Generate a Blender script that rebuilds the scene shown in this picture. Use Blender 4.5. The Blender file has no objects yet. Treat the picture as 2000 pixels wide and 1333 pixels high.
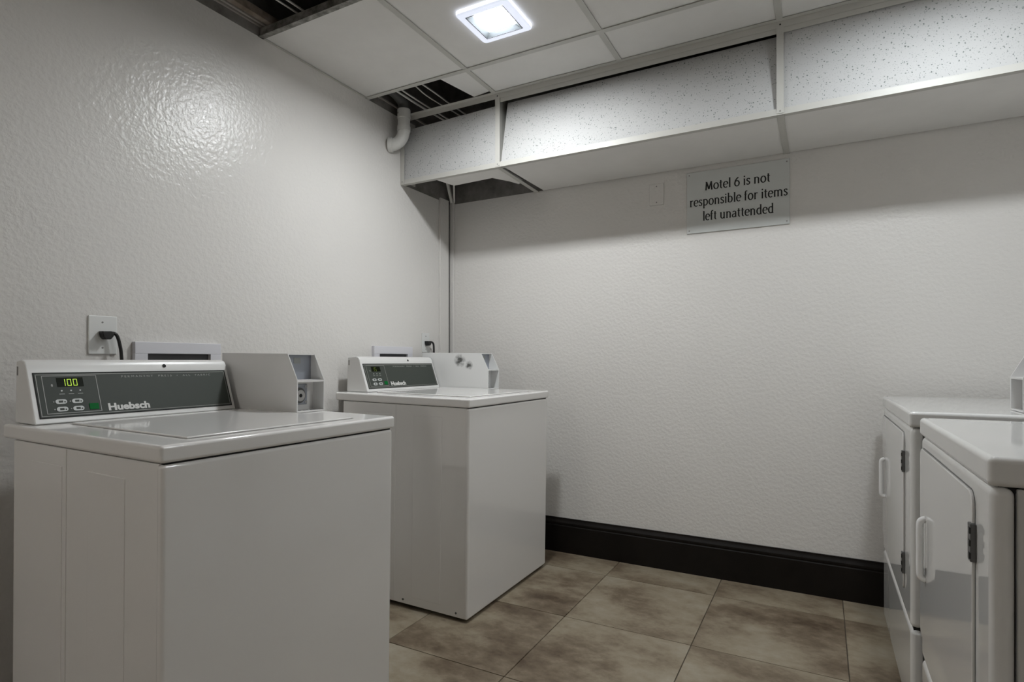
import bpy, bmesh, math, random
from mathutils import Vector, Matrix
random.seed(7)
C = bpy.context.scene.collection
SC = bpy.context.scene
PI = math.pi

# ---------------------------------------------------------------- camera
F_PX = 1120.4                                   # focal length in pixels of the 2000 px wide frame
CAM_H = 1.067
cam_d = bpy.data.cameras.new('camera')
cam_d.sensor_width = 36.0
cam_d.lens = F_PX * 36.0 / 2000.0
cam_d.shift_y = 39.5 / 2000.0
cam_d.clip_start = 0.02
cam = bpy.data.objects.new('camera', cam_d)
C.objects.link(cam)
cam.location = (0, 0, CAM_H)
cam.rotation_euler = (PI / 2, 0, math.atan(605 / F_PX))
SC.camera = cam

# ---------------------------------------------------------------- world, exposure
w = bpy.data.worlds.new('world')
SC.world = w
w.use_nodes = True
w.node_tree.nodes['Background'].inputs[0].default_value = (0.02, 0.02, 0.02, 1)
w.node_tree.nodes['Background'].inputs[1].default_value = 0.0
SC.view_settings.view_transform = 'Standard'
SC.view_settings.look = 'None'
SC.view_settings.gamma = 1.0
SC.view_settings.use_curve_mapping = False
SC.view_settings.exposure = 0.0
LAMP = 355.0                                    # radiance of a ceiling light's diffuser

# ---------------------------------------------------------------- room dimensions
XL, XR, YB, YF = -2.04, 1.10, 2.967, -2.20      # left, right, back, front (behind the camera)
CZ = 2.405                                      # suspended ceiling
DECK = 2.95                                     # slab above it
SY, SZ = 2.487, 2.038                            # soffit front and underside

# ================================================================ helpers
def linked(o, parent=None):
    C.objects.link(o)
    if parent is not None:
        o.parent = parent
    return o

def box(bm, x0, x1, y0, y1, z0, z1):
    v = [bm.verts.new(p) for p in ((x0, y0, z0), (x1, y0, z0), (x1, y1, z0), (x0, y1, z0),
                                   (x0, y0, z1), (x1, y0, z1), (x1, y1, z1), (x0, y1, z1))]
    for f in ((0, 3, 2, 1), (4, 5, 6, 7), (0, 1, 5, 4), (1, 2, 6, 5), (2, 3, 7, 6), (3, 0, 4, 7)):
        bm.faces.new([v[i] for i in f])
    return v

def prism(bm, prof, a0, a1, fn):
    """prof: 2-D outline; fn(p, a) -> 3-D point; extruded from a0 to a1"""
    A = [bm.verts.new(fn(p, a0)) for p in prof]
    B = [bm.verts.new(fn(p, a1)) for p in prof]
    n = len(prof)
    bm.faces.new(A)
    bm.faces.new(B[::-1])
    for i in range(n):
        j = (i + 1) % n
        bm.faces.new((A[j], A[i], B[i], B[j]))

def tube(bm, pts, r, seg=12, caps=True):
    pts = [Vector(p) for p in pts]
    rings = []
    up = None
    for i, p in enumerate(pts):
        t = (pts[min(i + 1, len(pts) - 1)] - pts[max(i - 1, 0)]).normalized()
        if up is None:
            up = t.orthogonal().normalized()
        else:
            up = (up - t * up.dot(t)).normalized()
        s = t.cross(up)
        rr = r[i] if isinstance(r, (list, tuple)) else r
        rings.append([bm.verts.new(p + (up * math.cos(2 * PI * k / seg) + s * math.sin(2 * PI * k / seg)) * rr) for k in range(seg)])
    for a, b in zip(rings, rings[1:]):
        for k in range(seg):
            bm.faces.new((a[k], a[(k + 1) % seg], b[(k + 1) % seg], b[k]))
    if caps:
        bm.faces.new(rings[0][::-1])
        bm.faces.new(rings[-1])

def smooth_pts(P, n=6):
    P = [Vector(p) for p in P]
    out = []
    for i in range(len(P) - 1):
        p0, p1, p2, p3 = P[max(i - 1, 0)], P[i], P[i + 1], P[min(i + 2, len(P) - 1)]
        for k in range(n):
            t = k / n
            out.append(0.5 * ((2 * p1) + (p2 - p0) * t + (2 * p0 - 5 * p1 + 4 * p2 - p3) * t * t + (3 * p1 - p0 - 3 * p2 + p3) * t ** 3))
    out.append(P[-1])
    return out

def obj(name, bm, mat, parent=None, bevel=0.0, seg=2, smooth=False, recalc=True):
    if recalc:
        bmesh.ops.recalc_face_normals(bm, faces=bm.faces)
    me = bpy.data.meshes.new(name)
    bm.to_mesh(me)
    bm.free()
    me.materials.append(M[mat])
    o = linked(bpy.data.objects.new(name, me), parent)
    if bevel or smooth:
        for p in me.polygons:
            p.use_smooth = True
    if bevel:
        m = o.modifiers.new('bevel', 'BEVEL')
        m.width = bevel
        m.segments = seg
        m.limit_method = 'ANGLE'
        m.angle_limit = math.radians(30)
        m.harden_normals = True
    return o

def bx(name, mat, parent, x0, x1, y0, y1, z0, z1, bevel=0.0, seg=2):
    bm = bmesh.new()
    box(bm, x0, x1, y0, y1, z0, z1)
    return obj(name, bm, mat, parent, bevel, seg)

def disc(name, mat, parent, c, axis, r, h, seg=20, bevel=0.0):
    bm = bmesh.new()
    c = Vector(c)
    a = Vector(axis).normalized()
    tube(bm, [c, c + a * h], r, seg)
    return obj(name, bm, mat, parent, bevel, 2)

def tag(o, label, cat, group=None, kind=None):
    o['label'] = label
    o['category'] = cat
    if group:
        o['group'] = group
    if kind:
        o['kind'] = kind
    return o

def struct(o, label, cat):
    return tag(o, label, cat, None, 'structure')

def thing(name, label, cat, loc=(0, 0, 0), rot=(0, 0, 0), group=None):
    o = linked(bpy.data.objects.new(name, None))
    o.location = loc
    o.rotation_euler = rot
    o.empty_display_size = 0.1
    return tag(o, label, cat, group)

def text_mesh(name, body, mat, parent, size, fn, fit=None, offset=0.0, spacing=1.0, depth=0.0006):
    """flat lettering in the built-in font, mapped by fn(u, v, d) to local space; fit = (u0, u1, v0)"""
    cu = bpy.data.curves.new(name, 'FONT')
    cu.body = body
    cu.size = size
    cu.offset = offset
    cu.space_character = spacing
    cu.extrude = depth / 2
    cu.resolution_u = 3
    t = bpy.data.objects.new(name, cu)
    C.objects.link(t)
    dg = bpy.context.evaluated_depsgraph_get()
    me = bpy.data.meshes.new_from_object(t.evaluated_get(dg))
    bpy.data.objects.remove(t)
    xs = [v.co.x for v in me.vertices]
    sx = 1.0
    x0 = min(xs)
    if fit:
        sx = (fit[1] - fit[0]) / (max(xs) - x0)
    for v in me.vertices:
        u = fit[0] + (v.co.x - x0) * sx
        vv = fit[2] + v.co.y
        v.co = Vector(fn(u, vv, v.co.z + depth / 2))
    me.materials.clear()
    me.materials.append(M[mat])
    return linked(bpy.data.objects.new(name, me), parent)

# ================================================================ materials
M = {}
def nt(name):
    m = bpy.data.materials.new(name)
    m.use_nodes = True
    M[name] = m
    n = m.node_tree.nodes
    return m.node_tree, n, n['Principled BSDF']

def plain(name, col, rough=0.5, metal=0.0, spec=0.5, coat=0.0, emit=None, es=0.0):
    t, n, b = nt(name)
    b.inputs['Base Color'].default_value = (*col, 1)
    b.inputs['Roughness'].default_value = rough
    b.inputs['Metallic'].default_value = metal
    b.inputs['Specular IOR Level'].default_value = spec
    b.inputs['Coat Weight'].default_value = coat
    if emit:
        b.inputs['Emission Color'].default_value = (*emit, 1)
        b.inputs['Emission Strength'].default_value = es
    return M[name]

def node(t, kind, **kw):
    x = t.nodes.new(kind)
    for k, v in kw.items():
        setattr(x, k, v)
    return x

def noise(t, vec, scale, detail=3.0, rough=0.5):
    x = node(t, 'ShaderNodeTexNoise')
    x.inputs['Scale'].default_value = scale
    x.inputs['Detail'].default_value = detail
    x.inputs['Roughness'].default_value = rough
    t.links.new(vec, x.inputs['Vector'])
    return x

def ramp(t, fac, stops):
    r = node(t, 'ShaderNodeValToRGB')
    e = r.color_ramp.elements
    while len(e) < len(stops):
        e.new(0.5)
    for el, (p, c) in zip(e, stops):
        el.position = p
        el.color = (*c, 1)
    t.links.new(fac, r.inputs[0])
    return r

def bump(t, b, h, strength, dist):
    x = node(t, 'ShaderNodeBump')
    x.inputs['Strength'].default_value = strength
    x.inputs['Distance'].default_value = dist
    t.links.new(h, x.inputs['Height'])
    t.links.new(x.outputs[0], b.inputs['Normal'])

def wall_paint(name, col, rough):
    t, n, b = nt(name)
    tc = node(t, 'ShaderNodeTexCoord')
    v = tc.outputs['Object']
    n1 = noise(t, v, 66, 3, 0.5)
    r = ramp(t, n1.outputs[0], [(0.36, (0, 0, 0)), (0.66, (1, 1, 1))])
    bump(t, b, r.outputs[0], 0.34, 0.0022)
    n2 = noise(t, v, 1.3, 3)
    c = ramp(t, n2.outputs[0], [(0.3, tuple(x * 0.97 for x in col)), (0.7, col)])
    t.links.new(c.outputs[0], b.inputs['Base Color'])
    b.inputs['Roughness'].default_value = rough
    b.inputs['Specular IOR Level'].default_value = 0.36

wall_paint('wall_paint', (0.72, 0.70, 0.672), 0.27)

def mottled(name, stops, scale, rough=0.9, bmp=0.4, dist=0.004, detail=6):
    t, n, b = nt(name)
    tc = node(t, 'ShaderNodeTexCoord')
    n1 = noise(t, tc.outputs['Object'], scale, detail, 0.62)
    c = ramp(t, n1.outputs[0], stops)
    t.links.new(c.outputs[0], b.inputs['Base Color'])
    b.inputs['Roughness'].default_value = rough
    if bmp:
        bump(t, b, n1.outputs[0], bmp, dist)

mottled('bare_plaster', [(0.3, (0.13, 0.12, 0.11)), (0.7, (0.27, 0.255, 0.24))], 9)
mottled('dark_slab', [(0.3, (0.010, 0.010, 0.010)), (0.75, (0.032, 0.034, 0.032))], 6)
mottled('dirty_metal', [(0.35, (0.09, 0.085, 0.075)), (0.7, (0.36, 0.35, 0.32))], 30, 0.6, 0.1, 0.001)
mottled('old_wood', [(0.35, (0.16, 0.12, 0.09)), (0.7, (0.36, 0.31, 0.26))], 14, 0.8, 0.2, 0.002)
mottled('tile_white', [(0.3, (0.73, 0.715, 0.69)), (0.7, (0.78, 0.765, 0.74))], 5, 0.9, 0)
mottled('baseboard_paint', [(0.3, (0.005, 0.004, 0.0035)), (0.8, (0.012, 0.0095, 0.008))], 7, 0.42, 0.05, 0.001)
M['baseboard_paint'].node_tree.nodes['Principled BSDF'].inputs['Specular IOR Level'].default_value = 0.22
mottled('grout', [(0.3, (0.07, 0.055, 0.04)), (0.7, (0.13, 0.105, 0.08))], 20, 0.95, 0.1)

# fissured acoustic tile: white with small dark pits
def acoustic():
    t, n, b = nt('acoustic_tile')
    tc = node(t, 'ShaderNodeTexCoord')
    v = tc.outputs['Object']
    n0 = noise(t, v, 60, 2)
    mix = node(t, 'ShaderNodeVectorMath', operation='ADD')
    sc = node(t, 'ShaderNodeVectorMath', operation='SCALE')
    sc.inputs['Scale'].default_value = 0.012
    t.links.new(n0.outputs['Color'], sc.inputs[0])
    t.links.new(v, mix.inputs[0])
    t.links.new(sc.outputs[0], mix.inputs[1])
    masks = []
    for s, th in ((118, 0.19), (230, 0.2)):
        vo = node(t, 'ShaderNodeTexVoronoi')
        vo.inputs['Scale'].default_value = s
        t.links.new(mix.outputs[0], vo.inputs['Vector'])
        wn = node(t, 'ShaderNodeTexWhiteNoise')
        t.links.new(vo.outputs['Position'], wn.inputs['Vector'])
        th_n = node(t, 'ShaderNodeMath', operation='MULTIPLY')
        t.links.new(wn.outputs['Value'], th_n.inputs[0])
        th_n.inputs[1].default_value = th * 1.6
        lt = node(t, 'ShaderNodeMath', operation='LESS_THAN')
        t.links.new(vo.outputs['Distance'], lt.inputs[0])
        t.links.new(th_n.outputs[0], lt.inputs[1])
        masks.append(lt)
    mx = node(t, 'ShaderNodeMath', operation='MAXIMUM')
    half = node(t, 'ShaderNodeMath', operation='MULTIPLY')
    half.inputs[1].default_value = 0.45
    t.links.new(masks[1].outputs[0], half.inputs[0])
    t.links.new(masks[0].outputs[0], mx.inputs[0])
    t.links.new(half.outputs[0], mx.inputs[1])
    c = ramp(t, mx.outputs[0], [(0.0, (0.51, 0.51, 0.505)), (1.0, (0.19, 0.21, 0.20))])
    t.links.new(c.outputs[0], b.inputs['Base Color'])
    b.inputs['Roughness'].default_value = 0.95
    inv = node(t, 'ShaderNodeMath', operation='SUBTRACT')
    inv.inputs[0].default_value = 1.0
    t.links.new(mx.outputs[0], inv.inputs[1])
    bump(t, b, inv.outputs[0], 0.3, 0.002)
acoustic()

# stone-look floor tile, every tile shifted by its own random number
def floor_stone():
    t, n, b = nt('floor_stone')
    tc = node(t, 'ShaderNodeTexCoord')
    oi = node(t, 'ShaderNodeObjectInfo')
    cmb = node(t, 'ShaderNodeCombineXYZ')
    mul = node(t, 'ShaderNodeMath', operation='MULTIPLY')
    mul.inputs[1].default_value = 37.0
    t.links.new(oi.outputs['Random'], mul.inputs[0])
    t.links.new(mul.outputs[0], cmb.inputs[0])
    t.links.new(mul.outputs[0], cmb.inputs[2])
    add = node(t, 'ShaderNodeVectorMath', operation='ADD')
    t.links.new(tc.outputs['Object'], add.inputs[0])
    t.links.new(cmb.outputs[0], add.inputs[1])
    mp = node(t, 'ShaderNodeMapping')
    mp.inputs['Scale'].default_value = (1.0, 1.4, 1.0)
    mp.inputs['Rotation'].default_value = (0, 0, 0.5)
    t.links.new(add.outputs[0], mp.inputs[0])
    a = noise(t, mp.outputs[0], 2.5, 7, 0.62)
    f = noise(t, mp.outputs[0], 24, 6, 0.7)
    mixf = node(t, 'ShaderNodeMix')
    mixf.data_type = 'FLOAT'
    mixf.inputs[0].default_value = 0.2
    t.links.new(a.outputs[0], mixf.inputs[2])
    t.links.new(f.outputs[0], mixf.inputs[3])
    c = ramp(t, mixf.outputs[0], [(0.34, (0.085, 0.058, 0.036)), (0.44, (0.17, 0.13, 0.088)), (0.53, (0.27, 0.225, 0.16)), (0.68, (0.36, 0.32, 0.25))])
    t.links.new(c.outputs[0], b.inputs['Base Color'])
    b.inputs['Roughness'].default_value = 0.5
    b.inputs['Specular IOR Level'].default_value = 0.35
    bump(t, b, f.outputs[0], 0.12, 0.001)
floor_stone()

plain('enamel', (0.80, 0.785, 0.765), 0.10, 0, 0.5, 0.2)
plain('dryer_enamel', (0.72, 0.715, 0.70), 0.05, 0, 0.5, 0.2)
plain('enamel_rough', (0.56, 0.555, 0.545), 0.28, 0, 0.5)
plain('coin_enamel', (0.70, 0.69, 0.675), 0.33, 0, 0.45)
plain('console_plastic', (0.73, 0.725, 0.71), 0.3, 0, 0.5)
plain('panel_grey', (0.050, 0.058, 0.050), 0.5, 0, 0.3)
plain('panel_line', (0.30, 0.30, 0.28), 0.3)
plain('print_white', (0.66, 0.66, 0.64), 0.4)
plain('print_pale', (0.30, 0.31, 0.29), 0.4)
plain('button_white', (0.55, 0.57, 0.56), 0.35)
plain('button_green', (0.0, 0.13, 0.025), 0.6, 0, 0.15)
plain('display_black', (0.005, 0.007, 0.002), 0.3, 0, 0.06)
plain('display_green', (0.25, 0.4, 0.02), 0.4, emit=(0.55, 0.80, 0.06), es=0.7)
plain('display_dim', (0.08, 0.12, 0.01), 0.4, emit=(0.30, 0.42, 0.04), es=0.16)
plain('black_plastic', (0.008, 0.008, 0.008), 0.4)
plain('dark_gap', (0.006, 0.006, 0.006), 0.8)
plain('white_plastic', (0.74, 0.745, 0.73), 0.33)
plain('handle_white', (0.88, 0.88, 0.88), 0.25)
plain('box_plastic', (0.70, 0.695, 0.73), 0.4)
plain('box_shade', (0.09, 0.09, 0.095), 0.6)  # shade of the box interior, put into the colour
plain('chrome', (0.55, 0.55, 0.55), 0.25, 1.0)
plain('steel_grey', (0.32, 0.34, 0.38), 0.4, 0.3)
plain('hinge_steel', (0.13, 0.13, 0.13), 0.4, 0.6)
plain('hinge_pin', (0.01, 0.01, 0.01), 0.4)
plain('grid_paint', (0.53, 0.52, 0.485), 0.45)
plain('pvc', (0.66, 0.655, 0.63), 0.35)
plain('cable_white', (0.70, 0.69, 0.66), 0.5)
plain('cable_grey', (0.22, 0.21, 0.20), 0.5)
plain('old_rubber', (0.10, 0.10, 0.095), 0.6)
plain('batten_grey', (0.40, 0.37, 0.34), 0.6)
plain('sign_plate', (0.60, 0.615, 0.60), 0.3)
plain('ink', (0.008, 0.008, 0.008), 0.5)
plain('lamp_frame', (0.75, 0.76, 0.8), 0.35, emit=(0.78, 0.84, 1.0), es=0.75)
plain('lamp_edge', (0.6, 0.62, 0.68), 0.4, emit=(0.80, 0.86, 1.0), es=2.6)
plain('lamp_bevel', (0.045, 0.05, 0.055), 0.6, 0, 0.2)
plain('lamp_seam', (0.03, 0.03, 0.033), 0.7, 0, 0.1)
plain('lamp_diffuser', (0.9, 0.9, 0.9), 0.5, emit=(0.955, 0.985, 1.0), es=LAMP)

plain('lamp_diffuser_weak', (0.9, 0.9, 0.9), 0.5, emit=(0.92, 0.97, 1.0), es=LAMP * 0.74)
plain('lamp_diffuser_fill', (0.9, 0.9, 0.9), 0.5, emit=(1.0, 0.97, 0.93), es=LAMP * 0.9)  # for the added fill light behind the camera

# scuffed enamel for the second coin box
def scuffed():
    t, n, b = nt('coin_enamel_scuffed')
    tc = node(t, 'ShaderNodeTexCoord')
    v = tc.outputs['Object']
    nz = noise(t, v, 55, 4, 0.6)
    fac = None
    for cx, cz, r in ((-0.43, 0.150, 0.055), (-0.370, 0.125, 0.038)):
        sub = node(t, 'ShaderNodeVectorMath', operation='SUBTRACT')
        sub.inputs[1].default_value = (cx, 0, cz)
        t.links.new(v, sub.inputs[0])
        flat = node(t, 'ShaderNodeVectorMath', operation='MULTIPLY')
        flat.inputs[1].default_value = (1, 0, 1)
        t.links.new(sub.outputs[0], flat.inputs[0])
        ln = node(t, 'ShaderNodeVectorMath', operation='LENGTH')
        t.links.new(flat.outputs[0], ln.inputs[0])
        mr = node(t, 'ShaderNodeMapRange')
        mr.inputs[1].default_value = 0
        mr.inputs[2].default_value = r
        mr.inputs[3].default_value = 1
        mr.inputs[4].default_value = 0
        t.links.new(ln.outputs['Value'], mr.inputs[0])
        if fac is None:
            fac = mr.outputs[0]
        else:
            mx = node(t, 'ShaderNodeMath', operation='MAXIMUM')
            t.links.new(fac, mx.inputs[0])
            t.links.new(mr.outputs[0], mx.inputs[1])
            fac = mx.outputs[0]
    ml = node(t, 'ShaderNodeMath', operation='MULTIPLY')
    t.links.new(fac, ml.inputs[0])
    t.links.new(nz.outputs[0], ml.inputs[1])
    c = ramp(t, ml.outputs[0], [(0.16, (0.71, 0.71, 0.70)), (0.42, (0.10, 0.10, 0.095))])
    t.links.new(c.outputs[0], b.inputs['Base Color'])
    b.inputs['Roughness'].default_value = 0.33
scuffed()

# ================================================================ the setting
# --- floor and its tiles
bm = bmesh.new()
box(bm, XL, XR, YF, YB, -0.12, -0.004)
floor = struct(obj('floor', bm, 'grout'), 'brown stone-look tile floor with thin dark joints', 'floor')
gx = [XL] + [-1.972 + 0.5135 * i for i in range(0, 6)] + [XR]
gy = [YF] + [2.733 - 0.5195 * i for i in range(9, -1, -1)] + [YB]
cache = {}
for i in range(len(gx) - 1):
    for j in range(len(gy) - 1):
        sx, sy = gx[i + 1] - gx[i] - 0.0024, gy[j + 1] - gy[j] - 0.0024
        if sx < 0.02 or sy < 0.02:
            continue
        key = (round(sx, 3), round(sy, 3))
        if key not in cache:
            b_ = bmesh.new()
            vs = box(b_, -sx / 2, sx / 2, -sy / 2, sy / 2, -0.0045, 0.0)
            for v in vs[4:]:
                v.co.x *= 1 - 0.002 / sx
                v.co.y *= 1 - 0.002 / sy
            o = obj('floor_tile', b_, 'floor_stone', floor)
            cache[key] = o.data
        else:
            o = linked(bpy.data.objects.new('floor_tile', cache[key]), floor)
        o.location = ((gx[i] + gx[i + 1]) / 2, (gy[j] + gy[j + 1]) / 2, 0)

# --- walls
bm = bmesh.new()
box(bm, XL - 0.12, XL, YF, YB, -0.12, SZ + 0.006)
box(bm, XL - 0.12, XL, YF, SY, SZ + 0.006, CZ)
struct(obj('wall_left', bm, 'wall_paint'), 'white textured wall behind the two washers', 'wall')
bm = bmesh.new()
box(bm, XL - 0.12, XL, SY, YB, SZ + 0.006, CZ)
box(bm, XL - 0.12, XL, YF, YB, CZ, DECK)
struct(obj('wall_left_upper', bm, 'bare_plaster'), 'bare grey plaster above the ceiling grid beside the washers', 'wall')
bm = bmesh.new()
box(bm, XL - 0.12, XR + 0.12, YB, YB + 0.12, -0.12, SZ + 0.004)
struct(obj('wall_back', bm, 'wall_paint'), 'white textured wall carrying the lettered sign', 'wall')
bm = bmesh.new()
box(bm, XL - 0.12, XR + 0.12, YB, YB + 0.12, SZ + 0.004, DECK)
struct(obj('wall_back_upper', bm, 'bare_plaster'), 'bare grey plaster hidden inside the boxed soffit', 'wall')
bm = bmesh.new()
box(bm, XR, XR + 0.12, YF, YB, -0.12, DECK)
struct(obj('wall_right', bm, 'wall_paint'), 'white textured wall behind the dryers', 'wall')
bm = bmesh.new()
box(bm, XL - 0.12, XR + 0.12, YF - 0.12, YF, -0.12, DECK)
struct(obj('wall_front', bm, 'wall_paint'), 'white textured wall opposite the sign', 'wall')

# --- baseboard (profiled)
def baseboard(name, x0, x1, label):
    b_ = bmesh.new()
    pr = [(0, 0), (-0.016, 0), (-0.016, 0.146), (-0.0135, 0.150), (-0.0135, 0.154), (-0.0165, 0.158), (-0.0165, 0.166),
          (-0.011, 0.176), (-0.0085, 0.183), (-0.0085, 0.190), (0, 0.190)]
    prism(b_, pr, x0, x1, lambda p, a: (a, YB + p[0], p[1]))
    return struct(obj(name, b_, 'baseboard_paint'), label, 'baseboard')
baseboard('baseboard_back', XL, XR, 'tall dark brown moulded baseboard under the sign')

# --- ceiling: slab, hanging grid, lay-in tiles, boxed soffit
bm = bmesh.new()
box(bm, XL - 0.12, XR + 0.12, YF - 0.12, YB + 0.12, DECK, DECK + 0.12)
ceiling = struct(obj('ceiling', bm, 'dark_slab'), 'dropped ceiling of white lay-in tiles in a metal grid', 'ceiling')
cx_ = [XL, -1.436, -0.792, -0.146, 0.497, XR]
cy_ = [SY, 2.218, 1.592, 0.967, 0.342, -0.283, -0.908, -1.533, YF]
FW = 0.012                                     # half flange

def tee(name, axis, a0, a1, c, mat='grid_paint', z=CZ, fw=FW):
    b_ = bmesh.new()
    if axis == 'x':
        box(b_, a0, a1, c - fw, c + fw, z - 0.002, z + 0.0005)
        box(b_, a0, a1, c - 0.003, c + 0.003, z, z + 0.036)
    else:
        box(b_, c - fw, c + fw, a0, a1, z - 0.002, z + 0.0005)
        box(b_, c - 0.003, c + 0.003, a0, a1, z, z + 0.036)
    return obj(name, b_, mat, ceiling)

for y in cy_[1:-1]:
    tee('grid_bar', 'x', XL, cx_[1], y, 'dirty_metal' if abs(y - 1.592) < 0.01 else 'grid_paint')
    tee('grid_bar', 'x', cx_[1], XR, y)
for x in cx_[1:-1]:
    for j in range(len(cy_) - 1):
        tee('cross_bar', 'y', cy_[j + 1] + FW, cy_[j] - FW, x, z=CZ + 0.0008)
# wall angles
for nm, a in (('wall_angle', (XL, XL + 0.02, YF, SY)), ('wall_angle', (XR - 0.02, XR, YF, SY)), ('wall_angle', (XL, XR, YF, YF + 0.02))):
    if a[0] == XL and a[1] == XL + 0.02:       # left wall: only where tiles rest
        for y0, y1 in ((1.592, 2.218), (YF, 0.967)):
            bx(nm, 'grid_paint', ceiling, XL, XL + 0.010, y0, y1, CZ - 0.002, CZ + 0.0005)
    else:
        bx(nm, 'grid_paint', ceiling, *a, CZ - 0.002, CZ + 0.0005)
tile_cache = {}
for i in range(len(cx_) - 1):
    for j in range(len(cy_) - 1):
        if i == 0 and j in (0, 2):
            continue
        x0, x1, y0, y1 = cx_[i] + 0.005, cx_[i + 1] - 0.005, cy_[j + 1] + 0.005, cy_[j] - 0.005
        b_ = bmesh.new()
        box(b_, x0, x1, y0, y1, CZ + 0.003, CZ + 0.016)
        obj('ceiling_tile', b_, 'tile_white', ceiling)
# cut remnant beside the pipe opening
bm = bmesh.new()
prism(bm, [(-1.600, 2.222), (-1.442, 2.222), (-1.442, 2.452), (-1.552, 2.470)], CZ + 0.004, CZ + 0.015, lambda p, a: (p[0], p[1], a))
obj('ceiling_tile', bm, 'tile_white', ceiling)

# soffit metal angles
def angle_bar(name, pts_boxes, mat='grid_paint'):
    b_ = bmesh.new()
    for p in pts_boxes:
        box(b_, *p)
    return obj(name, b_, mat, ceiling)
T = 0.0015
angle_bar('soffit_angle', [(XL, XR, SY - T, SY, CZ - 0.026, CZ + 0.001), (XL, XR, SY - 0.022, SY, CZ - 0.001, CZ + 0.0005)])
angle_bar('soffit_angle', [(XL, XR, SY - T, SY, SZ - 0.001, SZ + 0.024), (XL, XR, SY, SY + 0.024, SZ - 0.001, SZ + 0.0005)], 'grid_paint')
for x in (XL + 0.014, -1.424, -0.144):
    angle_bar('soffit_post', [(x - 0.013, x + 0.013, SY - 2.2 * T, SY - T, SZ + 0.004, CZ - 0.004), (x - 0.002, x + 0.002, SY, SY + 0.11, SZ + 0.016, CZ - 0.004)])  # hidden web made deep to block light leaking past the tile
    disc('rivet', 'dark_gap', ceiling, (x, SY - 2.2 * T, CZ - 0.014), (0, -1, 0), 0.003, 0.001, 10)
    disc('rivet', 'cable_grey', ceiling, (x, SY - 2.2 * T, SZ + 0.013), (0, -1, 0), 0.003, 0.001, 10)

angle_bar('soffit_angle', [(-1.41, XR, SY + 0.001, SY + 0.0025, CZ - 0.046, CZ - 0.024)])

def face_tile(x0, x1, z0, z1l, z1r, lean, yaw=0.0, xtl=0.0):
    """upright tile standing on the lower angle, leaning back by 'lean' at the top; xtl shifts its top left corner"""
    b_ = bmesh.new()
    y0 = SY + 0.004
    def P(x, z, zt, side):
        f = (z - z0) / (zt - z0) if zt > z0 else 0
        return (x + (xtl * f if side == 0 else 0), y0 + lean * f + yaw * (1 - (x - x0) / (x1 - x0)), z)
    A = [P(x0, z0, z1l, 0), P(x1, z0, z1r, 1), P(x1, z1r, z1r, 1), P(x0, z1l, z1l, 0)]
    va = [b_.verts.new(p) for p in A]
    vb = [b_.verts.new((p[0], p[1] + 0.015, p[2])) for p in A]
    b_.faces.new(va)
    b_.faces.new(vb[::-1])
    for i in range(4):
        j = (i + 1) % 4
        b_.faces.new((va[j], va[i], vb[i], vb[j]))
    return obj('soffit_tile', b_, 'acoustic_tile', ceiling)
face_tile(XL + 0.004, -1.432, SZ + 0.001, 2.338, 2.352, 0.012)
face_tile(-1.412, -0.150, SZ + 0.001, 2.366, 2.366, 0.034, 0.004, 0.022)
face_tile(-0.138, XR - 0.004, SZ + 0.001, 2.398, 2.398, 0.004)
# soffit underside tiles
def under_tile(poly, zz=SZ + 0.001):
    b_ = bmesh.new()
    prism(b_, poly, zz, zz + 0.014, lambda p, a: (p[0], p[1], a))
    return obj('soffit_tile', b_, 'tile_white', ceiling)
under_tile([(-1.398, SY + 0.018), (-0.150, SY + 0.018), (-0.150, YB - 0.007), (-1.392, YB - 0.011)])
under_tile([(-0.138, SY + 0.018), (XR - 0.004, SY + 0.018), (XR - 0.004, YB - 0.006), (-0.138, YB - 0.007)])
# broken strip left behind along the front of the open bay
under_tile([(-1.83, SY + 0.02), (-1.432, SY + 0.02), (-1.436, 2.780), (-1.470, 2.800), (-1.492, 2.735), (-1.545, 2.640), (-1.80, 2.655)], SZ + 0.006)
# cross bars underneath
for x in (-0.144,):
    bx('cross_bar', 'grid_paint', ceiling, x - 0.013, x + 0.013, SY + 0.002, YB - 0.002, SZ - 0.003, SZ - 0.0005)
bm = bmesh.new()
prism(bm, [(-1.432, SY + 0.002), (-1.408, SY + 0.002), (-1.424, YB - 0.002), (-1.448, YB - 0.002)], SZ - 0.003, SZ - 0.0005, lambda p, a: (p[0], p[1], a))
obj('cross_bar', bm, 'grid_paint', ceiling)
bx('wall_angle', 'dirty_metal', ceiling, -1.40, XR, YB - 0.009, YB, SZ + 0.0045, SZ + 0.006)

# --- corner boards covering the pipe chase
def trim_piece(name, label, boxes):
    b_ = bmesh.new()
    for p in boxes:
        box(b_, *p)
    return struct(obj(name, b_, 'wall_paint', None, 0.002, 2), label, 'trim')
trim_piece('trim_1', 'white corner board on the wall behind the washers', [(XL, XL + 0.013, 2.846, 2.934, 0, SZ + 0.02)])
trim_piece('trim_2', 'white corner board on the wall with the sign', [(XL + 0.004, XL + 0.034, YB - 0.014, YB, 0, SZ + 0.03)])
struct(bx('trim_3', 'dark_gap', None, XL, XL + 0.004, 2.936, YB - 0.0145, 0.2, SZ + 0.02), 'black strip painted as the shade between the two corner boards', 'trim')  # near-black filler carries the gap's shade in its colour
t_ = bmesh.new()
for (a, b_, hw) in (((-2.012, 2.945, 2.05), (-1.975, 2.83, 2.17), 0.011), ((-1.998, 2.95, 2.05), (-1.90, 2.80, 2.16), 0.007)):
    tube(t_, [a, b_], hw, 4)
struct(obj('trim_4', t_, 'wall_paint'), 'bent loose ends of corner bead reaching into the soffit', 'trim')

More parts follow.
